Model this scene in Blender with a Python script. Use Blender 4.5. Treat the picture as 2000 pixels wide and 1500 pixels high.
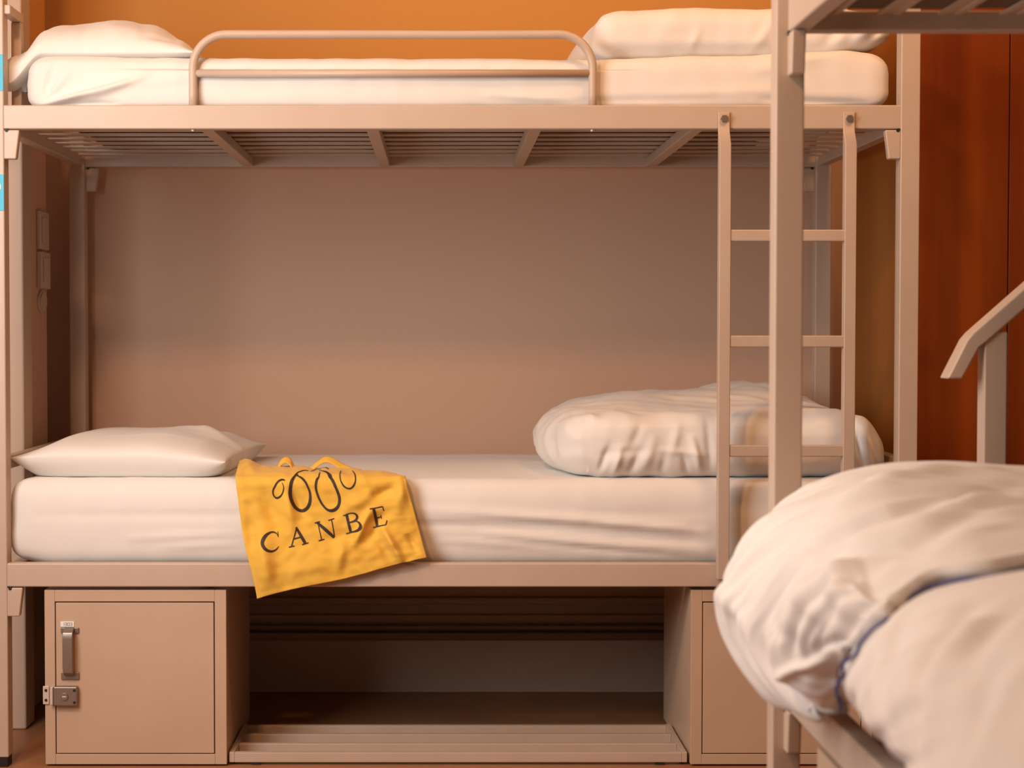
import bpy, bmesh, math, random
from mathutils import Vector, Matrix, noise
random.seed(7)
for o in list(bpy.data.objects): bpy.data.objects.remove(o, do_unlink=True)
scene = bpy.context.scene
COL = scene.collection
R = math.radians

# ---------------------------------------------------------------- camera, world, lights, exposure
cam_d = bpy.data.cameras.new('camera'); cam = bpy.data.objects.new('camera', cam_d); COL.objects.link(cam)
cam.location = (0, -3.78, .97)
cam.rotation_euler = (R(90) - math.atan(100/3330), 0, 0)
cam_d.sensor_width = 36; cam_d.lens = 3330/2000*36; cam_d.shift_x = .07
cam_d.clip_start = .05
cam_d.dof.use_dof = True; cam_d.dof.focus_distance = 3.76; cam_d.dof.aperture_fstop = 4.5
scene.camera = cam

world = bpy.data.worlds.new('world'); scene.world = world; world.use_nodes = True
bg = world.node_tree.nodes['Background']
bg.inputs[0].default_value = (1.0, .58, .32, 1); bg.inputs[1].default_value = .085

def area(name, loc, target, sx, sy, power, colour):
    l = bpy.data.lights.new(name, 'AREA'); l.shape = 'RECTANGLE'; l.size = sx; l.size_y = sy
    l.energy = power; l.color = colour
    o = bpy.data.objects.new(name, l); COL.objects.link(o); o.location = loc
    o.rotation_euler = (Vector(target)-Vector(loc)).to_track_quat('-Z', 'Y').to_euler()
    return o
area('window_daylight', (-1.40, -1.50, 1.50), (.1, -.35, 1.05), 1.0, 1.25, 39, (1, 1, .99))
area('ceiling_lamp_light', (-.9, -2.3, 2.66), (0, .3, .6), .22, .22, 27, (1, .55, .28))
area('ceiling_lamp_light', (1.0, -.9, 2.7), (.5, .9, 1.6), .3, .3, 13, (1, .50, .21))
scene.view_settings.view_transform = 'Standard'; scene.view_settings.look = 'None'
scene.view_settings.gamma = 1; scene.view_settings.use_curve_mapping = False
scene.view_settings.exposure = 0.10

# ---------------------------------------------------------------- materials
def mat(name, col, rough=.5, bump=None, var=None, metal=0, sheen=0, spec=.5, stretch=(1, 1, 1)):
    m = bpy.data.materials.new(name); m.use_nodes = True
    nt = m.node_tree; b = nt.nodes['Principled BSDF']
    b.inputs['Base Color'].default_value = (*col, 1); b.inputs['Roughness'].default_value = rough
    b.inputs['Metallic'].default_value = metal; b.inputs['Specular IOR Level'].default_value = spec
    if sheen: b.inputs['Sheen Weight'].default_value = sheen
    tc = nt.nodes.new('ShaderNodeTexCoord'); mp = nt.nodes.new('ShaderNodeMapping')
    mp.inputs['Scale'].default_value = stretch
    nt.links.new(tc.outputs['Object'], mp.inputs[0])
    if bump:
        n = nt.nodes.new('ShaderNodeTexNoise'); n.inputs['Scale'].default_value = bump[0]; n.inputs['Detail'].default_value = 4
        bp = nt.nodes.new('ShaderNodeBump'); bp.inputs['Strength'].default_value = bump[1]; bp.inputs['Distance'].default_value = bump[2]
        nt.links.new(mp.outputs[0], n.inputs[0]); nt.links.new(n.outputs[0], bp.inputs['Height']); nt.links.new(bp.outputs[0], b.inputs['Normal'])
    if var:
        n = nt.nodes.new('ShaderNodeTexNoise'); n.inputs['Scale'].default_value = var[0]; n.inputs['Detail'].default_value = 5
        r = nt.nodes.new('ShaderNodeValToRGB'); r.color_ramp.elements[0].position = .3; r.color_ramp.elements[1].position = .7
        r.color_ramp.elements[0].color = (*col, 1); r.color_ramp.elements[1].color = (*var[1], 1)
        nt.links.new(mp.outputs[0], n.inputs[0]); nt.links.new(n.outputs[0], r.inputs[0]); nt.links.new(r.outputs[0], b.inputs['Base Color'])
    return m
M = {}
M['paint'] = mat('cream_metal_paint', (.54, .425, .335), .42, (220, .12, .0008), (9, (.51, .395, .305)))
M['locker'] = mat('locker_paint', (.55, .395, .275), .5, (260, .18, .0008), (6, (.52, .365, .25)))
M['sheet'] = mat('white_sheet', (.76, .73, .69), .85, (900, .10, .0006), sheen=.2)
M['linen'] = mat('white_linen', (.77, .745, .705), .88, (700, .14, .0008), sheen=.2)
M['yellow'] = mat('yellow_cotton', (.78, .475, .062), .85, (900, .25, .0006), (14, (.74, .42, .045)), sheen=.15)
M['ink'] = mat('dark_print', (.035, .02, .015), .7)
M['steel'] = mat('dull_steel', (.30, .25, .21), .38, (300, .1, .0005), metal=.7)
M['bright'] = mat('bright_steel', (.85, .80, .74), .2, metal=.9)
M['ticking'] = mat('mattress_ticking', (.13, .085, .055), .9, (500, .1, .0006))
M['dark'] = mat('black_rubber', (.012, .010, .009), .6)
M['cyan'] = mat('cyan_sticker', (.0, .42, .62), .4)
M['white'] = mat('white_print', (.85, .85, .83), .5)
M['blue'] = mat('blue_piping', (.05, .07, .25), .7)
M['wood'] = mat('red_wood', (.13, .021, .0025), .42, (30, .15, .001), (9, (.29, .062, .006)), stretch=(1, 1, .05), spec=.3)
M['wood_lit_side'] = mat('red_wood_lit_side', (.26, .088, .010), .45, (30, .15, .001), (8, (.33, .12, .016)), stretch=(1, 1, .05), spec=.3)  # same wood as the doors; the side's different light is painted into the colour
M['plastic'] = mat('socket_plastic', (.60, .50, .43), .35)
M['trunk'] = mat('trunking_paint', (.52, .40, .31), .6, (200, .1, .001))
M['ceiling'] = mat('ceiling_plaster', (.8, .7, .58), .9, (80, .1, .001))
M['floor'] = mat('brown_floor', (.36, .17, .075), .45, (90, .1, .001), (3, (.30, .13, .05)))

def wall_mat():
    m = bpy.data.materials.new('two_tone_wall'); m.use_nodes = True; nt = m.node_tree; b = nt.nodes['Principled BSDF']
    b.inputs['Roughness'].default_value = .75; b.inputs['Specular IOR Level'].default_value = .3
    tc = nt.nodes.new('ShaderNodeTexCoord'); sx = nt.nodes.new('ShaderNodeSeparateXYZ')
    nt.links.new(tc.outputs['Object'], sx.inputs[0])
    gt = nt.nodes.new('ShaderNodeMath'); gt.operation = 'GREATER_THAN'; gt.inputs[1].default_value = 1.53
    nt.links.new(sx.outputs[2], gt.inputs[0])
    mx = nt.nodes.new('ShaderNodeMix'); mx.data_type = 'RGBA'
    mx.inputs[6].default_value = (.61, .405, .29, 1); mx.inputs[7].default_value = (.60, .295, .075, 1)
    nt.links.new(gt.outputs[0], mx.inputs[0]); nt.links.new(mx.outputs[2], b.inputs['Base Color'])
    n = nt.nodes.new('ShaderNodeTexNoise'); n.inputs['Scale'].default_value = 120; n.inputs['Detail'].default_value = 6
    bp = nt.nodes.new('ShaderNodeBump'); bp.inputs['Strength'].default_value = .25; bp.inputs['Distance'].default_value = .0015
    nt.links.new(tc.outputs['Object'], n.inputs[0]); nt.links.new(n.outputs[0], bp.inputs['Height']); nt.links.new(bp.outputs[0], b.inputs['Normal'])
    return m
M['wall'] = wall_mat()

# ---------------------------------------------------------------- helpers
def link(name, bm, material, parent=None, smooth=False, bevel=0, angle=35):
    me = bpy.data.meshes.new(name)
    bmesh.ops.recalc_face_normals(bm, faces=bm.faces[:])
    bm.to_mesh(me); bm.free()
    if smooth:
        for p in me.polygons: p.use_smooth = True
    o = bpy.data.objects.new(name, me); COL.objects.link(o)
    for mm in (material if isinstance(material, list) else [material]): me.materials.append(mm)
    if bevel:
        b = o.modifiers.new('bevel', 'BEVEL'); b.width = bevel; b.segments = 3; b.limit_method = 'ANGLE'; b.angle_limit = R(angle)
        for p in me.polygons: p.use_smooth = True
        w = o.modifiers.new('wn', 'WEIGHTED_NORMAL'); w.keep_sharp = True
    if parent: o.parent = parent
    return o
def tag(o, label=None, cat=None, group=None, kind=None):
    if label: o['label'] = label
    if cat: o['category'] = cat
    if group: o['group'] = group
    if kind: o['kind'] = kind
    return o
def thing(name, label, cat, loc=(0, 0, 0), rz=0, group=None):
    o = bpy.data.objects.new(name, None); COL.objects.link(o); o.empty_display_size = .1
    o.location = loc; o.rotation_euler = (0, 0, rz)
    return tag(o, label, cat, group)
def abox(bm, x0, x1, y0, y1, z0, z1):
    v = [bm.verts.new(p) for p in ((x0,y0,z0),(x1,y0,z0),(x1,y1,z0),(x0,y1,z0),(x0,y0,z1),(x1,y0,z1),(x1,y1,z1),(x0,y1,z1))]
    for f in ((0,3,2,1),(4,5,6,7),(0,1,5,4),(1,2,6,5),(2,3,7,6),(3,0,4,7)): bm.faces.new([v[i] for i in f])
    return bm
def box(name, m, parent, x0, x1, y0, y1, z0, z1, bevel=.002):
    return link(name, abox(bmesh.new(), x0, x1, y0, y1, z0, z1), m, parent, bevel=bevel)
def prism(bm, pts, axis, a, b):
    """polygon pts (2D) extruded along axis from a to b"""
    def mk(p, t): return {'x': (t, p[0], p[1]), 'y': (p[0], t, p[1]), 'z': (p[0], p[1], t)}[axis]
    v0 = [bm.verts.new(mk(p, a)) for p in pts]; v1 = [bm.verts.new(mk(p, b)) for p in pts]
    n = len(pts); bm.faces.new(v0); bm.faces.new(v1[::-1])
    for i in range(n): bm.faces.new((v0[i], v1[i], v1[(i+1) % n], v0[(i+1) % n]))
    return bm
def tube(bm, pts, r, n=14, cap=True):
    pts = [Vector(p) for p in pts]; rings = []; up = None
    for i, p in enumerate(pts):
        t = (pts[min(i+1, len(pts)-1)] - pts[max(i-1, 0)]).normalized()
        if up is None:
            up = Vector((0, 1, 0)) if abs(t.y) < .9 else Vector((0, 0, 1))
        s = t.cross(up).normalized(); u = s.cross(t).normalized(); up = u
        rings.append([bm.verts.new(p + r*(math.cos(2*math.pi*k/n)*s + math.sin(2*math.pi*k/n)*u)) for k in range(n)])
    for a, b in zip(rings, rings[1:]):
        for k in range(n): bm.faces.new((a[k], a[(k+1) % n], b[(k+1) % n], b[k]))
    if cap: bm.faces.new(rings[0][::-1]); bm.faces.new(rings[-1])
    return bm
def arc(c, r, a0, a1, n, f):
    return [f(c[0]+r*math.cos(a0+(a1-a0)*i/n), c[1]+r*math.sin(a0+(a1-a0)*i/n)) for i in range(n+1)]
def crom(P, n):
    """catmull-rom through P (tuples), n steps per span"""
    out = []; P = [Vector(p) for p in P]
    for i in range(len(P)-1):
        p0 = P[max(i-1, 0)]; p1 = P[i]; p2 = P[i+1]; p3 = P[min(i+2, len(P)-1)]
        for k in range(n):
            t = k/n
            out.append(.5*((2*p1) + (p2-p0)*t + (2*p0-5*p1+4*p2-p3)*t*t + (3*p1-p0-3*p2+p3)*t*t*t))
    out.append(P[-1]); return out
def lerp(tab, x):
    if x <= tab[0][0]: return tab[0][1]
    for (a, u), (b, v) in zip(tab, tab[1:]):
        if x <= b:
            t = (x-a)/(b-a); t = t*t*(3-2*t); return u+(v-u)*t
    return tab[-1][1]
def sstep(a, b, x):
    t = max(0, min(1, (x-a)/(b-a))); return t*t*(3-2*t)
def seg_d(p, a, b):
    ax, ay = a; bx, by = b; dx, dy = bx-ax, by-ay; L = dx*dx+dy*dy
    t = max(0, min(1, ((p[0]-ax)*dx+(p[1]-ay)*dy)/L))
    return math.hypot(p[0]-ax-t*dx, p[1]-ay-t*dy), t
def creases(p, C):
    """sum of soft ridges / valleys: each (a, b, width, height)"""
    s = 0
    for a, b, w, h in C:
        d, t = seg_d(p, a, b)
        s += h*math.exp(-(d/w)**2)*(.35+.65*math.sin(math.pi*min(1, max(0, t))))
    return s
def pcreases(p, C):
    """the same along polylines: (points, width, height)"""
    s = 0
    for pts, w, h in C:
        n = len(pts)-1; best = (9, 0)
        for i in range(n):
            d, t = seg_d(p, pts[i], pts[i+1]); best = min(best, (d, (i+t)/n))
        if best[0] < 3*w: s += h*math.exp(-(best[0]/w)**2)*(.25+.75*math.sin(math.pi*best[1]))
    return s
def nz(x, y, z=0): return noise.noise(Vector((x, y, z)))
def ridge(x, y, z=0): return 1-2*math.sqrt(nz(x, y, z)**2+.012)
def billow(x, y, z=0): return 3.2*math.sqrt(nz(x, y, z)**2+.0006)-.75   # round folds, sharp valleys
def block(lo, hi, r, res, fn):
    """closed rounded block on a lattice; fn(p, n) -> new position"""
    nx, ny, nz_ = res; bm = bmesh.new(); V = {}
    def vert(i, j, k):
        key = (i, j, k)
        if key in V: return V[key]
        def sp(t, a, b):      # denser near the edges
            return a+(b-a)*(t - .10*math.sin(2*math.pi*t)/ (2*math.pi) * 0 )
        p = Vector((sp(i/nx, lo[0], hi[0]), sp(j/ny, lo[1], hi[1]), sp(k/nz_, lo[2], hi[2])))
        q = Vector([min(max(p[a], lo[a]+r[a]), hi[a]-r[a]) for a in range(3)])
        d = Vector([(p[a]-q[a])/r[a] for a in range(3)])
        if d.length > 1e-6:
            m = max(abs(c) for c in d); dn = d.normalized()
            p = q + Vector([dn[a]*r[a]*m for a in range(3)]); n = dn
        else: n = Vector((0, 0, 1))
        V[key] = bm.verts.new(fn(p, n)); return V[key]
    def quad(a, b, c, d): bm.faces.new((vert(*a), vert(*b), vert(*c), vert(*d)))
    for i in range(nx):
        for j in range(ny):
            quad((i,j,0),(i,j+1,0),(i+1,j+1,0),(i+1,j,0)); quad((i,j,nz_),(i+1,j,nz_),(i+1,j+1,nz_),(i,j+1,nz_))
        for k in range(nz_):
            quad((i,0,k),(i+1,0,k),(i+1,0,k+1),(i,0,k+1)); quad((i,ny,k),(i,ny,k+1),(i+1,ny,k+1),(i+1,ny,k))
    for j in range(ny):
        for k in range(nz_):
            quad((0,j,k),(0,j,k+1),(0,j+1,k+1),(0,j+1,k)); quad((nx,j,k),(nx,j+1,k),(nx,j+1,k+1),(nx,j,k+1))
    return bm
def sheet_mesh(fn, nu, nv, thick):
    """closed thin volume from a surface fn(u, v); two sides and a rim"""
    bm = bmesh.new()
    P = [[fn(i/nu, j/nv) for j in range(nv+1)] for i in range(nu+1)]
    def nrm(i, j):
        a = P[min(i+1, nu)][j]-P[max(i-1, 0)][j]; b = P[i][min(j+1, nv)]-P[i][max(j-1, 0)]
        n = a.cross(b); return n.normalized() if n.length > 1e-12 else Vector((0, -1, 0))
    A = [[bm.verts.new(P[i][j]) for j in range(nv+1)] for i in range(nu+1)]
    B = [[bm.verts.new(P[i][j]-nrm(i, j)*thick) for j in range(nv+1)] for i in range(nu+1)]
    for i in range(nu):
        for j in range(nv):
            bm.faces.new((A[i][j], A[i+1][j], A[i+1][j+1], A[i][j+1])); bm.faces.new((B[i][j], B[i][j+1], B[i+1][j+1], B[i+1][j]))
    for i in range(nu):
        bm.faces.new((A[i][0], B[i][0], B[i+1][0], A[i+1][0])); bm.faces.new((A[i][nv], A[i+1][nv], B[i+1][nv], B[i][nv]))
    for j in range(nv):
        bm.faces.new((A[0][j], A[0][j+1], B[0][j+1], B[0][j])); bm.faces.new((A[nu][j], B[nu][j], B[nu][j+1], A[nu][j+1]))
    return bm
def struct(name, m, *b, bevel=0):
    return tag(box(name, m, None, *b, bevel=bevel), kind='structure')

# ---------------------------------------------------------------- room shell
struct('floor', M['floor'], -3.2, 3.4, -4.6, 1.2, -.05, 0)
struct('ceiling', M['ceiling'], -3.2, 3.4, -4.6, 1.2, 2.85, 2.95)
struct('wall_back', M['wall'], -3.2, 3.4, .95, 1.10, 0, 2.85)
bm = bmesh.new()
for b_ in ((-1.60, -1.45, -4.6, -2.10, 0, 2.85), (-1.60, -1.45, -1.0, .95, 0, 2.85), (-1.60, -1.45, -2.10, -1.0, 0, .82), (-1.60, -1.45, -2.10, -1.0, 2.18, 2.85), (-1.45, -1.20, .60, .95, 0, 2.85)): abox(bm, *b_)
tag(link('wall_left', bm, M['wall']), kind='structure')
bm = bmesh.new()
for b_ in ((-1.55, -1.49, -2.10, -2.05, .82, 2.18), (-1.55, -1.49, -1.05, -1.0, .82, 2.18), (-1.55, -1.49, -2.05, -1.05, .82, .87), (-1.55, -1.49, -2.05, -1.05, 2.13, 2.18), (-1.55, -1.49, -1.57, -1.53, .87, 2.13)): abox(bm, *b_)
tag(link('window_1', bm, M['white'], bevel=.003), kind='structure')
struct('wall_right', M['wall'], 3.25, 3.4, -4.6, .95, 0, 2.85)
# pilaster of the left wall: a broad flat strip, then the stepped casing that carries the sockets
struct('trim_1', M['trunk'], -1.45, -1.012, .36, .45, 0, 2.85, bevel=.006)
bm = bmesh.new()
prism(bm, [(-1.30, .45), (-1.058, .45), (-1.058, .60), (-1.050, .605), (-1.050, .775), (-1.30, .775)], 'z', 0, 2.85)
tag(link('trim_2', bm, M['wall'], bevel=.003), kind='structure')
# mouldings and heating-pipe casing low on the back wall
bm = bmesh.new()
abox(bm, -1.2, 1.6, .80, .95, .010, .140)
abox(bm, -1.2, 1.6, .795, .80, .000, .012)
tag(link('baseboard_back', bm, M['trunk'], bevel=.002), kind='structure')
bm = bmesh.new()
for z, r, y in ((.225, .010, .93), (.178, .012, .925), (.152, .007, .93)): tube(bm, [(-1.2, y, z), (1.6, y, z)], r, 12)
abox(bm, -1.2, 1.6, .93, .95, .19, .215)
tag(link('trim_3', bm, M['trunk'], smooth=False), kind='structure')

# sockets on the casing (edge-on from the photograph)
for z0, z1, t, lab in ((1.188, 1.288, .010, 'upper square wall switch plate on the left wall casing'), (1.086, 1.182, .013, 'lower square wall switch plate, just above the round cover')):
    s = thing('switch_plate', lab, 'switch', (-1.05, .71, z0))
    box('cover', M['plastic'], s, 0, t, -.05, .055, 0, z1-z0, bevel=.003)
    box('rocker', M['plastic'], s, t, t+.003, -.03, .035, .015, z1-z0-.015, bevel=.002)
bm = bmesh.new()
for k in range(2):
    prism(bm, [(.71+(.045-.01*k)*math.cos(a*math.pi/16), 1.052+(.03-.006*k)*math.sin(a*math.pi/16)) for a in range(32)], 'x', -1.05+.005*k, -1.045+.003*k)
tag(link('cover_cap', bm, M['plastic'], bevel=.001), 'round blank cover cap below the two switch plates', 'cover cap')

# wardrobe behind the right end of the bunk
w = thing('wardrobe', 'tall reddish brown wooden wardrobe behind the right end of the bunk', 'wardrobe', (1.123, .42, 0))
box('side_panel', M['wood_lit_side'], w, 0, .02, 0, .53, 0, 2.3)
box('carcass', M['wood'], w, .021, 1.1, .022, .53, 0, 2.3)
tag(bpy.data.objects['side_panel'], 'side panel of the same wood, its light painted in as a honey tone')
for a, b in ((.021, .272), (.275, .68), (.683, 1.1)):
    d = box('door', M['wood'], w, a, b, 0, .02, .06, 2.29, bevel=.0015)
box('plinth', M['wood'], w, .021, 1.1, .006, .02, 0, .057)

# ---------------------------------------------------------------- bunk beds
L, W, P = 2.067, .893, .043
ZL, ZU, RH = .404, 1.42, .053      # rail undersides, rail height
def bunk(label, loc, rz, inset, top, group='steel bunk beds', ladder_at=None, guard=True, lower_slats=False, sag=0, hoop=True):
    b = thing('bunk_bed', label, 'bunk bed', loc, rz, group)
    for i, (x, y) in enumerate(((0, 0), (L-P, 0), (0, W-P), (L-P, W-P))):
        h = top if y == 0 else 1.56
        p = box('post', M['paint'], b, x, x+P, y, y+P, .022, h, bevel=.003)
        box('foot', M['dark'], p, x+.002, x+P-.002, y+.002, y+P-.002, 0, .024, bevel=.002)
        if i == 0 and hoop:
            for z in (1.544, 1.28):
                st = link('sticker', prism(bmesh.new(), [(.002, z-.040), (P-.0005, z-.040), (P-.0005, z+.040), (.002, z+.040)], 'y', -.0012, .001), M['cyan'], p, bevel=.0003)
                tag(st, 'cyan sticker with a white ring')
                pts = arc((.0245, z+.012), .011, 0, 2*math.pi, 28, lambda a, c: (a, -.0014, c))
                link('ring_mark', tube(bmesh.new(), pts, .0016, 6, False), M['white'], p, smooth=True)
    rr = .030
    for z in (ZL, ZU):
        for y0 in (inset, W-inset-rr): box('side_rail', M['paint'], b, P-.003, L-P+.003, y0, y0+rr, z, z+RH, bevel=.0035)
        for x0 in (.008, L-.008-rr):
            box('end_rail', M['paint'], b, x0, x0+rr, P-.003, W-P+.003, z+.003, z+.033, bevel=.003)
        # corner sleeves below the rails
        for sx in (0, 1):
            for y0 in (inset-.001, W-inset-.021+.001):
                xs = [P-.001, P+.034, P+.026, P-.001]
                if sx: xs = [L-x for x in xs]
                bm = prism(bmesh.new(), list(zip(xs, [z-.002, z-.002, z-.066, z-.066])), 'y', y0, y0+.021)
                link('bracket', bm, M['paint'], b, bevel=.003)
                xb = P+.006 if not sx else L-P-.006
                bo = link('bolt', tube(bmesh.new(), [(xb, y0-.001, z-.003), (xb, y0+.004, z-.003)], .004, 10), M['dark'], b)
        for x in (.486, .856, 1.219, 1.579):
            box('crossbar', M['paint'], b, x-.014, x+.014, inset+rr-.002, W-inset-rr+.002, z+.001, z+.0255, bevel=.002)
    # lengthwise slats: inverted channels
    n = 9
    for k in range(n):
        y = .075 + (W-.15)*k/(n-1)
        for z in ((ZU, ZL) if lower_slats else (ZU,)):
            bm = bmesh.new(); z0 = z+.018
            prism(bm, [(y-.018, z0+.008), (y-.008, z0+.008), (y-.007, z0+.0105), (y+.007, z0+.0105), (y+.008, z0+.008), (y+.018, z0+.008), (y+.018, z0+.0118), (y-.018, z0+.0118)], 'x', .036, L-.036)
            link('slat', bm, M['paint'], b)
    # low head rail of the lower bunk and the hoop on the upper end
    for x0 in (.006, L-.036):
        box('head_rail', M['paint'], b, x0, x0+.028, P-.003, W-P+.003, .662, .690, bevel=.003)
        bm = bmesh.new()
    if hoop:
        box('end_upright', M['paint'], b, .034, .057, .105, .130, ZU+RH-.001, 1.674, bevel=.003)
        box('end_top_bar', M['paint'], b, .034, .057, .010, .130, 1.674, 1.695, bevel=.003)
    if guard:
        y = .02; r = .0096; x0, x1, zt, c = .4585, 1.345, 1.631, .075
        pts = [(x0, y, ZU+RH-.004), (x0, y, 1.50)] + arc((x0+c, zt-c), c, math.pi, math.pi/2, 12, lambda a, q: (a, y, q)) \
            + [(x0+.35, y, zt), (x0+.6, y, zt-.001)] + arc((x1-c, zt-c), c, math.pi/2, 0, 12, lambda a, q: (a, y, q)) + [(x1, y, 1.50), (x1, y, ZU+RH-.004)]
        g = link('guard_rail', tube(bmesh.new(), pts, r, 18), M['paint'], b, smooth=True)
        link('middle_bar', tube(bmesh.new(), [(x0, y+.002, 1.545), (x1, y+.002, 1.545)], r*.9, 16), M['paint'], g, smooth=True)
        for x in (x0, x1): link('bolt', tube(bmesh.new(), [(x, y-.005, ZU-.004), (x, y-.005, ZU+.001)], .006, 10), M['bright'], g)
    if ladder_at:
        xa, xb = ladder_at; lw = .026
        lad = thing('ladder', None, None); lad.parent = b
        for x in (xa, xb):
            bm = bmesh.new(); y0 = inset-.004
            # flattened top plate, crank, then box section
            prof = [(-.001, 1.457), (-.005, 1.457), (-.006, 1.415), (-.026, 1.385), (-.026, ZL+.02), (-.001, ZL+.02)]
            prism(bm, [(yy+inset, zz) for yy, zz in prof], 'x', x, x+lw)
            ra = link('ladder_rail', bm, M['paint'], lad, bevel=.0035)
            bm = tube(bmesh.new(), [(x+lw/2, inset-.006, 1.442), (x+lw/2, inset-.012, 1.442), (x+lw/2, inset-.0125, 1.442)], .0085, 6)
            link('bolt', bm, M['steel'], lad, bevel=.001)
        for z in (1.184, .951, .709):
            box('rung', M['paint'], lad, xa+lw-.002, xb+.002, inset-.024, inset-.004, z-.0130, z+.0130, bevel=.003)
    return b
main = bunk('cream steel bunk bed along the back wall with ladder and guard rail', (-1.007, 0, 0), 0, .002, 1.76, ladder_at=(.613+1.007, .889+1.007))
fore = bunk('cream steel bunk bed in the foreground, cropped at the right', (.503, -1.17, 0), R(-90), .018, 1.95, guard=False, hoop=False)

# ---------------------------------------------------------------- lockers and rack under the bed
def locker(label, loc, rz, w, left_stile, right_stile, group, lock=True, depth=.46):
    h = .396; t = thing('locker', label, 'locker', loc, rz, group)
    bm = bmesh.new()
    for b_ in ((0, w, depth-.012, depth, .004, h), (0, .012, .02, depth-.012, .004, h), (w-.012, w, .02, depth-.012, .004, h),
               (.012, w-.012, .02, depth-.012, .004, .02), (.012, w-.012, .02, depth-.012, h-.012, h)): abox(bm, *b_)
    link('body', bm, M['locker'], t)
    bm = bmesh.new()
    for b_ in ((0, left_stile, 0, .02, .004, h), (w-right_stile, w, 0, .02, .004, h), (left_stile, w-right_stile, 0, .02, h-.026, h), (left_stile, w-right_stile, 0, .02, .004, .027)): abox(bm, *b_)
    link('face_frame', bm, M['locker'], t, bevel=.0012)
    d = box('door', M['locker'], t, left_stile+.002, w-right_stile-.0025, .001, .018, .029, h-.0285, bevel=.0012)
    if lock:
        hx = .056   # bow handle
        bm = bmesh.new()
        pr = [(-.0005, .206), (-.010, .206), (-.022, .214), (-.026, .228), (-.026, .290), (-.022, .304), (-.010, .312), (-.0005, .312),
              (-.0005, .307), (-.008, .306), (-.017, .300), (-.020, .288), (-.020, .230), (-.017, .218), (-.008, .212), (-.0005, .211)]
        prism(bm, pr, 'x', hx-.011, hx+.011)
        abox(bm, hx-.019, hx+.021, -.004, .002, .196, .212); abox(bm, hx-.019, hx+.021, -.004, .002, .300, .312)
        link('handle', bm, M['steel'], d, bevel=.0012)
        tgo = box('number_tag', M['white'], d, .036, .066, -.0012, .001, .3135, .3255, bevel=.0003)
        bm = bmesh.new()      # four tiny digits 1 3 0 3 on the tag
        segs = {'1': [((1, 0), (1, 2))], '0': [((0, 0), (1, 0)), ((1, 0), (1, 2)), ((1, 2), (0, 2)), ((0, 2), (0, 0))],
                '3': [((0, 0), (1, 0)), ((1, 0), (1, 2)), ((1, 2), (0, 2)), ((0, 1), (1, 1))]}
        for q, ch in enumerate('1303'):
            for (a, c), (e, f) in segs[ch]:
                X0 = .0402+q*.0060; s = .0036; zz = .3163
                xa, xb = sorted((X0+a*s, X0+e*s)); za, zb = sorted((zz+c*s*.9, zz+f*s*.9))
                abox(bm, xa-.0004, xb+.0004, -.0015, -.001, za-.0004, zb+.0004)
        link('digits', bm, M['ink'], d)
        bm = bmesh.new(); abox(bm, .0215, .075, -.016, .001, .139, .182); 
        link('lock_case', bm, M['steel'], d, bevel=.003)
        bm = bmesh.new()
        tube(bm, [(.047, -.016, .160), (.047, -.019, .160)], .0085, 20)
        link('lock_barrel', bm, M['steel'], d, bevel=.0008)
        box('keyhole_plate', M['bright'], d, .0425, .0515, -.0195, -.0185, .158, .1615, bevel=.0003)
        bm = bmesh.new(); abox(bm, -.004, .010, -.004, .001, .140, .181); abox(bm, .014, .0205, -.014, .001, .141, .180)
        hp = link('hasp', bm, M['bright'], t, bevel=.0015); hp.data.materials[0] = M['plastic']
        for x, z in ((.003, .150), (.003, .172), (.069, .174), (.069, .147)):
            link('screw', tube(bmesh.new(), [(x, -.004 if x < .01 else -.0155, z), (x, -.006 if x < .01 else -.0175, z)], .003, 10), M['dark'], t)
    return t
lk = locker('steel locker with handle and lock under the left end of the main bunk', (-.884, .010, 0), 0, .406, .023, .026, 'under-bed lockers')
lk2 = locker('plain steel locker under the right end of the main bunk', (.560, .010, 0), 0, .406, .025, .023, 'under-bed lockers', lock=False)
lk3 = locker('plain steel locker under the foreground bunk', (.522, -1.17-.265, 0), R(-90), .406, .023, .025, 'under-bed lockers', lock=False)

rk = thing('floor_rack', 'low slatted steel luggage rack on the floor between the two lockers', 'rack', (-.474, .02, 0))
rw = 1.028
for y0, y1 in ((0, .016), (.083, .099), (.175, .191), (.262, .278)):
    box('slat', M['paint'], rk, .012, rw-.012, y0, y1, .006, .028, bevel=.0015)
for x0 in (0, rw-.012): box('end_bar', M['paint'], rk, x0, x0+.012, 0, .278, .006, .029, bevel=.0015)
for x0 in (.05, rw-.07):
    for y0 in (.001, .264): box('foot', M['dark'], rk, x0, x0+.02, y0, y0+.012, 0, .006, bevel=.0005)

# grab rail standing between the two bunks at the far right
g = thing('handrail', 'cream steel handrail with a bent sloping bar, right of the main bunk', 'handrail', (.945, -.80, 0))
box('upright', M['paint'], g, 0, .040, -.02, .02, 0, .972, bevel=.003)
box('upright', M['paint'], g, .42, .46, -.02, .02, 0, 1.36, bevel=.003)
bm = bmesh.new()
prism(bm, [(-.066, .890), (-.039, .890), (-.010, .944), (.002, .953), (.47, 1.366), (.47, 1.405), (-.022, .970), (-.032, .958)], 'y', -.024, .024)
link('sloping_bar', bm, M['paint'], g, bevel=.004)

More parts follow.
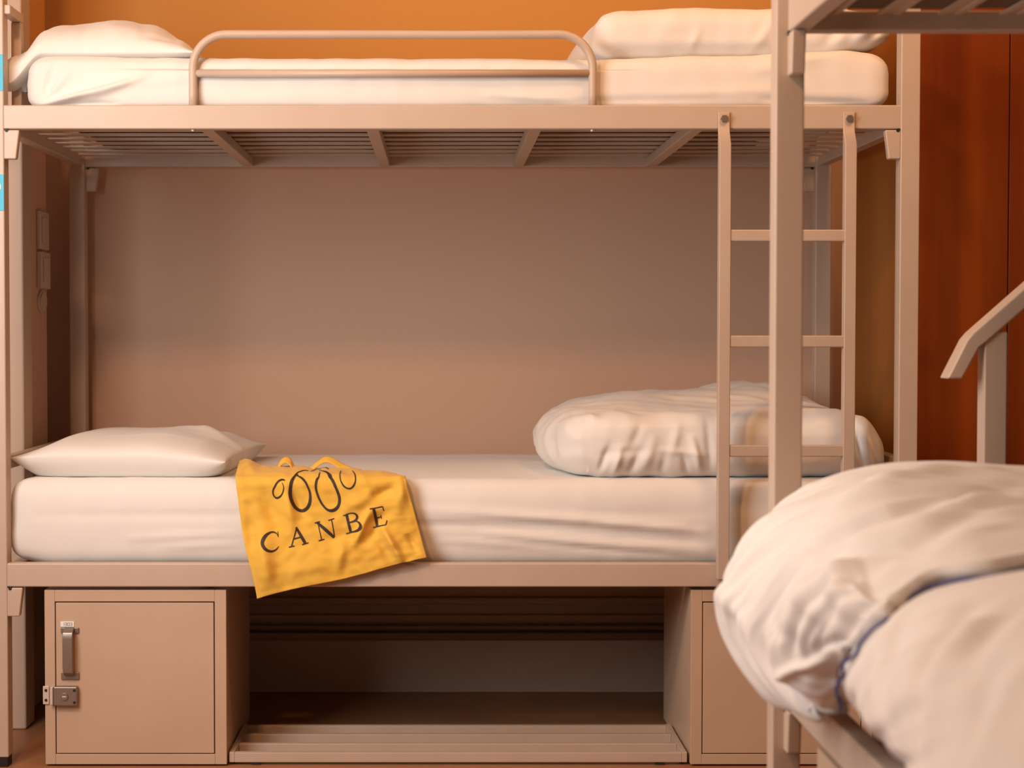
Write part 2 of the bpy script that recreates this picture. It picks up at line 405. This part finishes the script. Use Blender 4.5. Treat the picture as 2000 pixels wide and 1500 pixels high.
# ---------------------------------------------------------------- mattresses
def mattress(name, label, lo, hi, r, fn, res=(220, 40, 26), group=None):
    o = link(name, block(lo, hi, r, res, fn), [M['sheet'], M['ticking']], smooth=True)
    for f in o.data.polygons:
        if f.normal.z < -.9 and f.center.z < lo[2]+.004: f.material_index = 1
    return tag(o, label, 'mattress', group)
CU = [((-.79, 1.49), (-.65, 1.545), .008, 0.0112), ((-.885, 1.478), (-.76, 1.505), .006, 0.0125), ((-.88, 1.48), (-.855, 1.575), .006, -0.0100), ((-.885, 1.48), (-.83, 1.545), .006, 0.0100),
      ((-.88, 1.48), (-.70, 1.525), .006, 0.0137), ((-.87, 1.48), (-.72, 1.483), .004, -0.0075), ((-.70, 1.52), (-.52, 1.545), .014, 0.0037), ((.1, 1.50), (.30, 1.488), .008, 0.0050),
      ((.5, 1.50), (.8, 1.512), .012, 0.0037), ((.72, 1.49), (.95, 1.478), .008, -0.0075), ((.70, 1.555), (.92, 1.585), .012, 0.0063), ((.25, 1.485), (.62, 1.492), .008, -0.0037)]
def fU(p, n):
    q = p.copy(); x, z = p.x, p.z
    left = sstep(-.80, -.93, x)
    q.y -= max(0, -n.y)*creases((x, z), CU)
    q += n*(.0025*nz(x*5, p.y*5, z*8)+.002*nz(x*22, p.y*9, z*14))
    if n.x < -.2: q.x -= .004*nz(p.y*20, z*30)
    if n.z > .3: q.z += lerp([(-.9, -.002), (-.5, -.006), (.1, -.007), (.3, -.008), (.62, .000), (.9, .012), (1.0, .004)], x)
    q.z += .007*sstep(.7, .95, x)*max(0, -n.z)
    return q
mattress('mattress', 'white sheeted mattress on the upper deck of the main bunk', (-.925, .0335, 1.464), (1.005, .86, 1.590), (.05, .028, .045), fU, group=None)
CL = [((-.05, .575), (.55, .535), .010, .006), ((.05, .56), (.6, .50), .010, -.005), ((.1, .52), (.6, .475), .008, .006), ((.15, .50), (.5, .475), .006, -.004), ((-.3, .565), (.35, .558), .012, .004),
      ((.35, .545), (.6, .525), .006, .005), ((.42, .50), (.6, .487), .006, .004), ((-.7, .51), (-.45, .52), .007, .003), ((-.62, .49), (-.45, .497), .006, .003), ((-.9, .561), (.6, .566), .010, -.003),
      ((-.1, .545), (.25, .53), .007, -.004), ((0, .505), (.3, .487), .006, .004)]
def fL(p, n):
    q = p.copy(); x, z = p.x, p.z
    q.y -= max(0, -n.y)*(1.3*creases((x, z), CL) + .010*math.sin(math.pi*max(0, min(1, (z-.45)/.19)))-.004)
    q += n*(.002*nz(x*4, p.y*5, z*8)+.001*nz(x*24, p.y*9, z*16))
    e = sstep(-.86, -.975, x)
    q.z += .020*e*max(0, -n.z)
    if n.x < -.2: q.x -= .008*nz(p.y*16, z*26)+.003
    return q
mattress('mattress', 'white sheeted mattress on the lower deck of the main bunk', (-.968, .0345, .442), (1.005, .855, .641), (.05, .03, .045), fL)
def fF(p, n): return p + n*.003*nz(p.x*6, p.y*6, p.z*6)
mattress('mattress', 'mattress under the rumpled duvet of the foreground bunk', (.548, -3.15, .458), (1.36, -1.235, .640), (.04, .04, .04), fF, res=(20, 60, 10))
mattress('mattress', 'mattress on the upper deck of the foreground bunk', (.548, -3.15, 1.4505), (1.36, -1.214, 1.60), (.04, .02, .012), fF, res=(20, 60, 10))

# ---------------------------------------------------------------- pillows and folded duvets
def pillow(label, fn, group, n=90):
    """fn(a, b, side) -> position, a and b in -1..1; side +1 top, -1 underside"""
    bm = bmesh.new(); G = {}
    for s in (1, -1):
        for i in range(n+1):
            for j in range(n+1):
                edge = i in (0, n) or j in (0, n)
                if s == -1 and edge: G[s, i, j] = G[1, i, j]; continue
                a = math.sin((i/n-.5)*math.pi); b = math.sin((j/n-.5)*math.pi)
                G[s, i, j] = bm.verts.new(fn(a, b, s if not edge else 0))
        for i in range(n):
            for j in range(n):
                q = (G[s, i, j], G[s, i+1, j], G[s, i+1, j+1], G[s, i, j+1])
                bm.faces.new(q if s == 1 else q[::-1])
    return tag(link('pillow', bm, M['linen'], smooth=True), label, 'pillow', group)
def puff(a, b, p=2.6, q=.55): return (max(0, 1-abs(a)**p)*max(0, 1-abs(b)**p))**q
def p_up(a, b, s):
    t = (max(0, 1-abs(a)**5)*max(0, 1-abs(b)**2.4))**.5
    x = -.785 + .245*a*(1-.03*(1-b*b)); y = .345 + .297*b*(1-.02*(1-a*a))
    wr = .006*ridge(a*2.5+b, b*2.0, 3.1) + .003*nz(a*9, b*6, 1.7)
    top = lerp([(-1, .055), (-.75, .070), (-.3, .092), (.15, .104), (.5, .094), (.8, .060), (1, .01)], a)
    z = 1.597 + (t*top + wr*(1-a**4) if s == 1 else (-.012*min(1, 2*t) if s == -1 else .0))
    if s == 1: z += creases((a, b), [((-.62, -1), (-.55, -.2), .05, -.010), ((-.75, -1), (-.72, -.1), .05, .010), ((-.10, -1), (-.08, -.5), .04, -.004), ((.45, -.95), (.75, -.85), .05, -.006)])
    sag = sstep(-.89, -.97, x)      # left end hangs over the mattress end
    z -= sag*(.068 if s != 1 else .048)
    if y > .11: x = max(x, -.945+.3*max(0, .13-y))
    return Vector((x, y, z))
pillow('white pillow at the left end of the upper deck', p_up, 'plump white pillows')
CP = [((-.2, -.55), (.8, -.5), .06, .003), ((.45, -.1), (.95, .0), .10, -.010), ((.3, .25), (.95, .15), .08, .012), ((.35, .5), (.95, .55), .10, -.010), ((.55, .0), (.75, .9), .10, .008)]
def p_lo(a, b, s):
    t = puff(a, b, 2.4, .6)
    x = -.728 + .243*a*(1-.06*(1-b*b)) + .03*(b+1)*.5; y = .365 + .305*b*(1-.05*(1-a*a))
    t = puff(a, b, 3.0, .5); top = lerp([(-1, .02), (-.6, .050), (-.1, .046), (.3, .049), (.7, .046), (1, .03)], a)
    seam = .688 - .010*sstep(.2, 1, a)
    wr = .004*ridge(a*2.5+b, b*2.2, 5.1)*(1-t) + creases((a, b), CP)
    z = seam + (t*top + wr*t if s == 1 else (-.046*min(1, t*2.2) if s == -1 else .002*nz(a*6, b*6)))
    return Vector((x, y, max(z, .6425)))
pillow('white pillow at the left end of the lower deck, beside the yellow bag', p_lo, 'plump white pillows')

def folded(name, label, lo, hi, r, res, fn, cat, group=None):
    return tag(link(name, block(lo, hi, r, res, fn), M['linen'], smooth=True), label, cat, group)
# upper right
TU = [(.33, -.030), (.37, -.006), (.42, -.002), (.6, .002), (.75, .003), (.9, .0), (.98, -.01), (1.02, -.022)]
BU = [(.33, .0), (.6, -.001), (.85, .006), (.95, .020), (1.02, .030)]
CDU = [((.70, 1.60), (.745, 1.66), .012, .006), ((.56, 1.60), (.58, 1.65), .010, .004), ((.86, 1.61), (.93, 1.69), .014, -.010), ((.93, 1.60), (.965, 1.67), .014, .012), ((.36, 1.62), (.9, 1.618), .012, .003), ((.80, 1.62), (.78, 1.68), .014, .005), ((.97, 1.62), (.99, 1.66), .01, -.01)]
def fDU(p, n):
    q = p.copy(); h = (p.z-1.592)/.105
    q.z += lerp(TU, p.x)*h + lerp(BU, p.x)*(1-h)
    q.y -= max(0, -n.y)*creases((p.x, p.z), CDU)
    q += n*(.005*ridge(p.x*7, p.y*4, p.z*6)+.0025*nz(p.x*25, p.y*12, p.z*14))
    q.x += (.05*sstep(.5, .0, h) - .0)*sstep(.45, .33, p.x)*0 - .05*sstep(.10, .45, p.y)*sstep(.6, .3, p.x)*(1-.6*h)
    return q
folded('folded_duvet', 'folded white duvet at the right end of the upper deck', (.345, .065, 1.590), (1.015, .52, 1.700), (.05, .045, .045), (120, 50, 22), fDU, 'duvet')
# lower right: folded duvet in front, pillow behind it
TD = [(.22, -.048), (.27, -.026), (.33, -.014), (.5, -.012), (.6, -.010), (.75, -.006), (.9, -.008), (.96, -.025), (1.02, -.065)]
CD = [((.335, .66), (.375, .72), .013, -.012), ((.385, .648), (.405, .715), .010, .011), ((.425, .650), (.445, .70), .009, -.010), ((.455, .655), (.480, .74), .012, .008), ((.50, .65), (.505, .70), .008, -.006), ((.585, .66), (.565, .74), .008, .012), ((.56, .65), (.545, .70), .007, -.009),
      ((.33, .70), (.48, .712), .010, -.004), ((.48, .712), (.60, .700), .008, .004), ((.61, .65), (.60, .78), .008, -.006), ((.35, .765), (.60, .775), .015, .004), ((.66, .66), (.9, .655), .01, -.004), ((.95, .78), (.985, .67), .012, .020), ((.925, .80), (.955, .67), .010, -.018), ((.52, .70), (.535, .77), .010, .006), ((.43, .72), (.455, .78), .010, -.005), ((.72, .74), (.88, .745), .02, .004)]
def fD(p, n):
    q = p.copy(); h = (p.z-.643)/.155
    q.z += lerp(TD, p.x)*h + .0*(1-h)
    if n.z > .3: q.z += .035*sstep(.15, .5, p.y)*sstep(.25, .5, p.x)*sstep(1.0, .8, p.x) + .006*ridge(p.x*9+p.y*4, p.y*9, 2)
    q.y -= max(0, -n.y)*creases((p.x, p.z), CD)
    if n.x < -.2:
        q.x -= .012*ridge(p.y*10, p.z*14, .5)
    q += n*(.004*ridge(p.x*6, p.y*4, p.z*6)+.003*nz(p.x*22, p.y*12, p.z*14))
    lf = sstep(.42, .24, p.x)
    q.x += lf*(.055*sstep(.35, .02, p.y)*(1-h*.2) + .005*sstep(.25, .6, p.y)*(1-.55*h))
    q.y += lf*.02
    return q
folded('folded_duvet', 'thick folded white duvet at the right end of the lower deck behind the ladder', (.245, .048, .6435), (1.010, .60, .798), (.06, .06, .058), (150, 60, 34), fD, 'duvet')
def p_bk(a, b, s):
    t = puff(a, b, 2.4, .6)
    return Vector((.80+.20*a, .72+.10*b, .735 + (.105*t+.006*ridge(a*3, b*3, 9)*t if s == 1 else (-.088*min(1, t*1.4) if s == -1 else 0))))
pillow('white pillow tucked behind the thick folded duvet on the lower deck', p_bk, None, n=50)

# ---------------------------------------------------------------- yellow tote bag over the lower rail
BL, BR, TR, TL = (-.408, .381), (-.030, .472), (-.076, .640), (-.460, .652)
CB = [((.08, 0.0300), (.10, .40), .05, 0.0150), ((.20, .45), (.16, .70), .05, -0.0120), ((.02, .2), (.06, .6), .04, -0.0060), ((.28, .40), (.30, .72), .03, 0.0075), ((.36, .50), (.33, .72), .03, -0.0090),
      ((.62, .25), (.75, .52), .025, 0.0120), ((.70, .25), (.82, .50), .03, -0.0075), ((.86, 0.0300), (.80, .35), .022, 0.0135), ((.80, 0.0750), (.74, .30), .03, -0.0060), ((.50, 0.0750), (.55, .28), .03, 0.0075),
      ((.75, .60), (.92, .75), .04, -0.0135), ((.62, .55), (.85, .68), .05, 0.0090), ((.9, .45), (.98, .8), .04, 0.0090), ((.2, .1), (.45, .15), .06, 0.0060), ((.96, 0.0750), (.93, .25), .02, -0.0090), ((.45, .30), (.60, .35), .05, -0.0060)]
VS = .80   # share of v that hangs in front; the rest lies on the mattress
def bagS(u, v):
    vf = min(v, VS)/VS
    x = (BL[0]*(1-u)+BR[0]*u)*(1-vf) + (TL[0]*(1-u)+TR[0]*u)*vf
    z = (BL[1]*(1-u)+BR[1]*u)*(1-vf) + (TL[1]*(1-u)+TR[1]*u)*vf
    y = -.020 + .012*sstep(.47, .56, z)+.004*sstep(.56, .62, z)
    n = Vector((0, -1, .1))
    # round shoulder: bend towards the back over the mattress edge
    zc = .628
    if z > zc:
        s = (z-zc); k = min(1, s/.024); y += .028*k*k; z = zc + .024*math.sin(k*math.pi/2)
    if v > VS:
        s = (v-VS)/(1-VS)
        back = lerp([(0, .13), (.1, .10), (.5, .10), (.85, .05), (1, .02)], u)
        y += s*(.03+back); z += .004*math.sin(s*3) + lerp([(0, .020), (.06, .022), (.15, .008), (.9, .006), (1, .002)], u)*s
        x -= .006*s
        n = Vector((0, -.3, 1))
    n = n.normalized()
    fold = creases((u, v), CB) + .0034*ridge(u*8+v*2.5, v*2.6, 4) + .0016*ridge(u*4-v*6, v*5, 8) + .0012*nz(u*18, v*18)
    fold *= 1.35; fold *= sstep(0, .04, u)*sstep(1, .96, u)*.9+.1
    p = Vector((x, y, z)) + n*fold
    # gently wavy hems
    p.z += .002*math.sin(u*9)*(1-min(1, v*8)) ; p.x += .0025*math.sin(v*9+1)*(1-sstep(0, .06, u))
    return p
bag = link('tote_bag', sheet_mesh(bagS, 130, 150, .006), M['yellow'], smooth=True)
tag(bag, 'yellow cotton tote bag with dark lettering draped over the lower deck edge', 'bag')
def bag_n(u, v):
    e = .004; a = bagS(min(1, u+e), v)-bagS(max(0, u-e), v); b = bagS(u, min(1, v+e))-bagS(u, max(0, v-e))
    return a.cross(b).normalized()
def ribbon(bm, pts, steps=5, asp=.95):
    """pts: (u, v, width in m); a printed stroke lying on the cloth"""
    c = crom(pts, steps) if len(pts) > 2 else [Vector(pts[0]).lerp(Vector(pts[1]), i/6) for i in range(7)]
    SU, SV = .375, .215
    prev = None
    for i, p in enumerate(c):
        q = c[min(i+1, len(c)-1)]-c[max(i-1, 0)]
        d = Vector((q.x*SU, q.y*SV)); d = d.normalized() if d.length > 1e-9 else Vector((1, 0)); h = p.z/2
        row = []
        for s in (-1, 0, 1):
            u = min(.999, max(.001, p.x - d.y*h*s/SU)); v = min(.999, max(.001, p.y + d.x*h*s/SV))
            row.append(bm.verts.new(bagS(u, v)+bag_n(u, v)*.0011))
        if prev:
            for k in (0, 1): bm.faces.new((prev[k], prev[k+1], row[k+1], row[k]))
        prev = row
PRINT = {'letters': [[(0.1929, 0.3813, 0.00107), (0.1893, 0.3999, 0.00161), (0.1766, 0.413, 0.00215), (0.159, 0.4168, 0.00241), (0.1363, 0.4067, 0.00376), (0.1145, 0.384, 0.0059), (0.1004, 0.3503, 0.00671), (0.1071, 0.3177, 0.0059), (0.1258, 0.2961, 0.00376), (0.1475, 0.2903, 0.00241), (0.1701, 0.2986, 0.00188), (0.187, 0.3162, 0.00107)], [(0.196, 0.4155, 0.00161), (0.1947, 0.3794, 0.00161)], [(0.307, 0.4306, 0.00215), (0.2849, 0.3687, 0.00215), (0.2591, 0.3043, 0.00215)], [(0.3051, 0.4352, 0.00429), (0.3222, 0.3761, 0.00644), (0.3398, 0.312, 0.00644)], [(0.2811, 0.3538, 0.00215), (0.3268, 0.3606, 0.00215)], [(0.2433, 0.3002, 0.00188), (0.2766, 0.3047, 0.00188)], [(0.3203, 0.3049, 0.00188), (0.3588, 0.3131, 0.00188)], [(0.4356, 0.4513, 0.00215), (0.4352, 0.3865, 0.00215), (0.4353, 0.3241, 0.00215)], [(0.4298, 0.4584, 0.00483), (0.4711, 0.3955, 0.00671), (0.5095, 0.3275, 0.00536)], [(0.5175, 0.4696, 0.00215), (0.5152, 0.3985, 0.00215), (0.5114, 0.3301, 0.00215)], [(0.4164, 0.4535, 0.00188), (0.4501, 0.4618, 0.00188)], [(0.4179, 0.3172, 0.00188), (0.4515, 0.3238, 0.00188)], [(0.4981, 0.465, 0.00188), (0.5343, 0.4755, 0.00188)], [(0.6091, 0.5016, 0.0059), (0.6096, 0.4244, 0.0059), (0.6106, 0.3518, 0.0059)], [(0.606, 0.5039, 0.00188), (0.6386, 0.5119, 0.00215), (0.6616, 0.5024, 0.00376), (0.6674, 0.4735, 0.0051), (0.6504, 0.4444, 0.00376), (0.6136, 0.4319, 0.00188)], [(0.6136, 0.4319, 0.00188), (0.6517, 0.4391, 0.00215), (0.6723, 0.4208, 0.00429), (0.676, 0.3895, 0.0059), (0.6541, 0.359, 0.00429), (0.6098, 0.351, 0.00215)], [(0.5886, 0.4946, 0.00188), (0.6177, 0.5027, 0.00188)], [(0.583, 0.3456, 0.00188), (0.6206, 0.3521, 0.00188)], [(0.7723, 0.5409, 0.00617), (0.77, 0.4549, 0.00617), (0.7674, 0.3716, 0.00617)], [(0.7501, 0.5353, 0.00215), (0.7857, 0.543, 0.00215), (0.8266, 0.5529, 0.00215)], [(0.8262, 0.5552, 0.00215), (0.8266, 0.5132, 0.00215)], [(0.7688, 0.4517, 0.00215), (0.8048, 0.4602, 0.00215)], [(0.8038, 0.4796, 0.00188), (0.8037, 0.44, 0.00188)], [(0.7409, 0.3699, 0.00215), (0.7762, 0.3734, 0.00215), (0.8196, 0.3804, 0.00215)], [(0.8328, 0.4211, 0.00215), (0.8179, 0.3784, 0.00215)]], 'emblem': [[(0.294, 0.764, 0.00161), (0.2769, 0.7669, 0.00215), (0.2551, 0.7575, 0.00215), (0.2354, 0.7384, 0.00241), (0.217, 0.708, 0.00295), (0.2134, 0.674, 0.00295), (0.2273, 0.6533, 0.00295), (0.2504, 0.6622, 0.00268), (0.2708, 0.6905, 0.00215), (0.2823, 0.7299, 0.00188), (0.2754, 0.7514, 0.00107)], [(0.4299, 0.8542, 0.00188), (0.4013, 0.8609, 0.00215), (0.3738, 0.8294, 0.00268), (0.3473, 0.7829, 0.00429), (0.3237, 0.7396, 0.0059), (0.3089, 0.6726, 0.00697), (0.3145, 0.6063, 0.00644), (0.3335, 0.5636, 0.00536), (0.3624, 0.5527, 0.0051), (0.3953, 0.5752, 0.00536), (0.4175, 0.6247, 0.00563), (0.426, 0.6895, 0.00483), (0.4178, 0.744, 0.00402), (0.3956, 0.7761, 0.00376), (0.3649, 0.8, 0.00215)], [(0.4895, 0.8717, 0.00161), (0.5201, 0.8474, 0.00376), (0.5535, 0.8, 0.00536), (0.5772, 0.7534, 0.0059), (0.5884, 0.6881, 0.0059), (0.5883, 0.6278, 0.0059), (0.5716, 0.5739, 0.00536), (0.5393, 0.5437, 0.0051), (0.5071, 0.5491, 0.00456), (0.4833, 0.5936, 0.00456), (0.469, 0.6606, 0.0051), (0.4667, 0.7272, 0.00483), (0.4777, 0.7675, 0.00429), (0.4928, 0.793, 0.00241), (0.4996, 0.8346, 0.00161)], [(0.4452, 0.8433, 0.00215), (0.4683, 0.903, 0.00215), (0.4994, 0.9198, 0.00215)], [(0.4749, 0.998, 0.00241), (0.5113, 0.998, 0.00349), (0.5468, 0.8947, 0.00215)], [(0.6205, 0.8734, 0.00161), (0.6159, 0.8, 0.00215), (0.6207, 0.7611, 0.00268), (0.6387, 0.7331, 0.00295), (0.6633, 0.7229, 0.00295), (0.6887, 0.7458, 0.00268), (0.7042, 0.7788, 0.00268), (0.7028, 0.8244, 0.00241), (0.6895, 0.8861, 0.00161)]]}
#PD
q = 0
for n in (2, 5, 6, 5, 7):      # strokes of C A N B E
    bm = bmesh.new()
    for st in PRINT['letters'][q:q+n]: ribbon(bm, st)
    link('printed_letter', bm, M['ink'], bag); q += n
for ids in ((0,), (1,), (2, 3, 4), (5,)):
    bm = bmesh.new()
    for i in ids: ribbon(bm, PRINT['emblem'][i])
    link('printed_oval', bm, M['ink'], bag)
def strap(pts, wdt, tilt):
    c = crom(pts, 10); wv = Vector(tilt).normalized()*wdt
    return sheet_mesh(lambda u, v: c[min(len(c)-1, int(round(u*(len(c)-1))))] + wv*(v-.5), len(c)-1, 4, .002)
link('strap', strap([(-.372, .10, .660), (-.366, .105, .672), (-.355, .11, .680), (-.343, .11, .676), (-.335, .105, .662), (-.325, .10, .655)], .024, (0, .8, .5)), M['yellow'], bag, smooth=True)
link('strap', strap([(-.30, .115, .655), (-.285, .12, .668), (-.265, .125, .680), (-.245, .125, .676), (-.225, .12, .664), (-.20, .11, .655), (-.18, .10, .652)], .022, (.1, .8, .55)), M['yellow'], bag, smooth=True)

# ---------------------------------------------------------------- foreground duvet
def spline(P, s):
    """P: list of 2D control points, s 0..1"""
    n = len(P)-1; t = min(n-1e-6, max(0, s*n)); i = int(t); t -= i
    p0 = P[max(i-1, 0)]; p1 = P[i]; p2 = P[i+1]; p3 = P[min(i+2, n)]
    return [ .5*(2*p1[k]+(p2[k]-p0[k])*t+(2*p0[k]-5*p1[k]+4*p2[k]-p3[k])*t*t+(3*p1[k]-p0[k]-3*p2[k]+p3[k])*t**3) for k in range(len(p1))]
def mixp(A, B, t): return [tuple(a[k]*(1-t)+b[k]*t for k in range(len(a))) for a, b in zip(A, B)]
# cross sections (X, Z) from the inner underside of the overhang, round the left edge, over the top to the right
KA = [  # (Y, section)
    (-1.215, [(0.57, 0.6), (0.55, 0.59), (0.535, 0.63), (0.539, 0.67), (0.572, 0.717), (0.65, 0.738), (0.8, 0.732), (1.05, 0.728), (1.38, 0.716)]),
    (-1.26, [(0.56, 0.56), (0.52, 0.54), (0.49, 0.6), (0.489, 0.68), (0.542, 0.747), (0.64, 0.763), (0.8, 0.752), (1.05, 0.748), (1.38, 0.736)]),
    (-1.36, [(0.53, 0.5), (0.49, 0.485), (0.445, 0.55), (0.437, 0.63), (0.49, 0.737), (0.61, 0.778), (0.8, 0.767), (1.05, 0.761), (1.38, 0.746)]),
    (-1.50, [(0.5, 0.5), (0.455, 0.475), (0.392, 0.545), (0.374, 0.625), (0.445, 0.727), (0.58, 0.778), (0.8, 0.77), (1.05, 0.766), (1.38, 0.746)]),
    (-1.70, [(0.5, 0.53), (0.465, 0.5), (0.415, 0.545), (0.402, 0.615), (0.45, 0.712), (0.57, 0.768), (0.78, 0.77), (1.05, 0.766), (1.38, 0.746)]),
    (-1.90, [(0.5, 0.58), (0.475, 0.56), (0.445, 0.59), (0.434, 0.64), (0.467, 0.712), (0.57, 0.758), (0.76, 0.765), (1.05, 0.766), (1.38, 0.746)]),
    (-2.15, [(0.5, 0.6), (0.48, 0.585), (0.455, 0.61), (0.449, 0.65), (0.482, 0.712), (0.57, 0.748), (0.74, 0.755), (1.05, 0.761), (1.38, 0.746)])]
def secK(K, y):
    if y >= K[0][0]: return K[0][1]
    for (a, A), (b, B) in zip(K, K[1:]):
        if y >= b:
            t = (y-a)/(b-a); return mixp(A, B, t*t*(3-2*t))
    return K[-1][1]
CFA = [([(0.715, -1.644), (0.793, -1.625), (0.865, -1.553), (0.975, -1.449)], 0.024, 0.01), ([(0.63, -1.703), (0.657, -1.735), (0.709, -1.768), (0.773, -1.78), (0.852, -1.748), (0.943, -1.625)], 0.018, -0.014), ([(0.598, -1.729), (0.637, -1.748), (0.702, -1.8), (0.78, -1.8), (0.858, -1.768), (0.936, -1.67)], 0.014, 0.007), ([(0.63, -1.82), (0.689, -1.859), (0.747, -1.878), (0.793, -1.872), (0.839, -1.852), (0.91, -1.8)], 0.018, -0.012), ([(0.63, -1.924), (0.676, -1.93), (0.734, -1.911), (0.773, -1.93), (0.832, -1.917), (0.891, -1.885)], 0.016, 0.009), ([(0.643, -1.768), (0.592, -1.787), (0.539, -1.826), (0.501, -1.885)], 0.02, 0.006), ([(0.663, -1.833), (0.611, -1.865), (0.566, -1.904), (0.533, -1.937)], 0.018, 0.006), ([(0.67, -1.885), (0.624, -1.904), (0.579, -1.943)], 0.018, -0.005), ([(0.533, -1.95), (0.592, -1.962), (0.657, -1.976), (0.734, -1.995), (0.806, -1.989)], 0.016, 0.008), ([(0.384, -1.82), (0.468, -1.911), (0.592, -1.969), (0.663, -1.995), (0.728, -2.041), (0.799, -2.027)], 0.014, -0.011), ([(0.539, -1.605), (0.579, -1.625), (0.617, -1.631)], 0.006, -0.005), ([(0.338, -1.716), (0.364, -1.787), (0.364, -1.852)], 0.016, 0.01), ([(0.507, -1.703), (0.455, -1.794), (0.384, -1.807)], 0.022, -0.005), ([(0.501, -1.488), (0.474, -1.54), (0.436, -1.592)], 0.03, 0.008)]
CFB = [([(0.839, -2.112), (0.786, -2.106), (0.715, -2.151), (0.624, -2.216), (0.552, -2.248), (0.474, -2.262)], 0.018, -0.012), ([(0.819, -2.164), (0.76, -2.183), (0.696, -2.21), (0.643, -2.236), (0.572, -2.274), (0.488, -2.307)], 0.02, 0.008), ([(0.819, -2.164), (0.786, -2.19), (0.741, -2.229), (0.689, -2.281)], 0.022, -0.016), ([(0.754, -2.307), (0.715, -2.314), (0.65, -2.346), (0.585, -2.372), (0.533, -2.372)], 0.02, -0.01), ([(0.734, -2.346), (0.689, -2.353), (0.65, -2.372), (0.566, -2.418)], 0.02, 0.008), ([(0.799, -1.93), (0.709, -2.002), (0.637, -2.034), (0.566, -2.073), (0.494, -2.125)], 0.03, 0.007), ([(0.754, -1.989), (0.657, -2.067), (0.566, -2.131), (0.461, -2.203)], 0.02, -0.006)]
KB = [
    (-1.45, [(0.58, 0.5), (0.55, 0.5), (0.53, 0.55), (0.525, 0.6), (0.55, 0.66), (0.63, 0.7), (0.8, 0.718), (1.05, 0.718), (1.38, 0.708)]),
    (-1.80, [(0.53, 0.53), (0.49, 0.525), (0.46, 0.555), (0.45, 0.6), (0.48, 0.66), (0.58, 0.71), (0.78, 0.733), (1.05, 0.733), (1.38, 0.718)]),
    (-2.10, [(0.52, 0.55), (0.475, 0.535), (0.435, 0.565), (0.425, 0.6), (0.455, 0.66), (0.55, 0.715), (0.74, 0.743), (1.05, 0.748), (1.38, 0.718)]),
    (-2.50, [(0.52, 0.53), (0.47, 0.515), (0.43, 0.55), (0.42, 0.59), (0.455, 0.65), (0.55, 0.705), (0.74, 0.733), (1.05, 0.738), (1.38, 0.718)]),
    (-3.15, [(0.52, 0.5), (0.47, 0.49), (0.43, 0.53), (0.42, 0.57), (0.455, 0.63), (0.55, 0.685), (0.74, 0.718), (1.05, 0.728), (1.38, 0.718)])]
def lower_z(x, y):
    """height of the lower duvet's top at (x, y)"""
    K = secK(KB, y); a, b = .5, 1.0
    for _ in range(16):
        m = (a+b)/2
        if spline(K, m)[0] < x: a = m
        else: b = m
    return spline(K, a)[1]
def duvA(s, v):
    hem = lerp([(0, -1.66), (.075, -1.72), (.205, -1.82), (.32, -1.905), (.395, -1.95), (.46, -1.98), (.57, -1.96), (.635, -1.995), (.8, -2.0), (1, -1.98)], s)
    y = -1.215 + (hem+1.215)*v
    x, z = spline(secK(KA, y), s)
    x2, z2 = spline(secK(KA, y), min(1, s+.01)); x1, z1 = spline(secK(KA, y), max(0, s-.01))
    n = Vector((-(z2-z1), 0, x2-x1)); n = n.normalized() if n.length > 0 else Vector((0, 0, 1))
    # long rumples run across the bed, fanning and falling at the edge
    w = y*1.0 + .16*nz(s*3.2, y*1.2, 1.5) + .10*s
    amp = sstep(0, .15, v)*sstep(0, .2, s)
    d = pcreases((s*1.3, y), CFA) + amp*(.013*billow(w*7.5, s*1.6, .3) + .0085*billow(w*16, s*2.4, 2.2) + .0022*billow(w*38, s*6, 5.2)) + .004*nz(x*9, y*9, z*9)
    end = sstep(.90, 1, v)
    d -= (.014+.012*sstep(.45, .6, s))*end*end
    e0 = sstep(.10, 0, v); d -= .012*e0
    p = Vector((x, y, z)) + n*d
    p.y += .012*nz(s*8, v*3, 5)*sstep(.6, 1, v)
    k = sstep(.80, .97, v)*sstep(.42, .50, s)
    if k > 0: p.z = p.z*(1-k) + (lower_z(p.x, p.y)+.023+.4*d)*k
    return p
fd = link('duvet', sheet_mesh(duvA, 190, 170, -.022), M['linen'], smooth=True)
tag(fd, 'rumpled white duvet hanging over the edge of the foreground bunk', 'duvet')
hem = [duvA(.16+.84*i/80, 1.0) for i in range(81)]
pts = [p + Vector((0, -.003, -.017)) for p in hem]
link('piping', tube(bmesh.new(), pts, .0020, 8), M['blue'], fd, smooth=True)
tag(bpy.data.objects['piping'], 'dark blue piping along the folded edge')
def duvB(s, v):
    y = -1.45 - 1.70*v
    K = secK(KB, y); x, z = spline(K, s); x2, z2 = spline(K, min(1, s+.01)); x1, z1 = spline(K, max(0, s-.01))
    n = Vector((-(z2-z1), 0, x2-x1)).normalized()
    w = y + .45*s + .12*nz(s*2.5, y*1.5, 7.5)
    d = .8*pcreases((s*1.3, y), CFB) + sstep(0, .2, s)*.008*billow(w*6, s*1.0, 11.3)+sstep(.15, .4, s)*(.0025*billow(w*13, s*2, 4.2)+.0007*billow(w*35, s*7, 3.2)) + .004*nz(x*8, y*8, z*8)
    d -= .004*sstep(-2.3, -2.0, y)*sstep(.1, .3, s)
    return Vector((x, y, z)) + n*d
fb = link('duvet', sheet_mesh(duvB, 130, 170, -.022), M['linen'], smooth=True)
tag(fb, 'smoother white lower duvet emerging from under the rumpled one in the foreground', 'duvet')
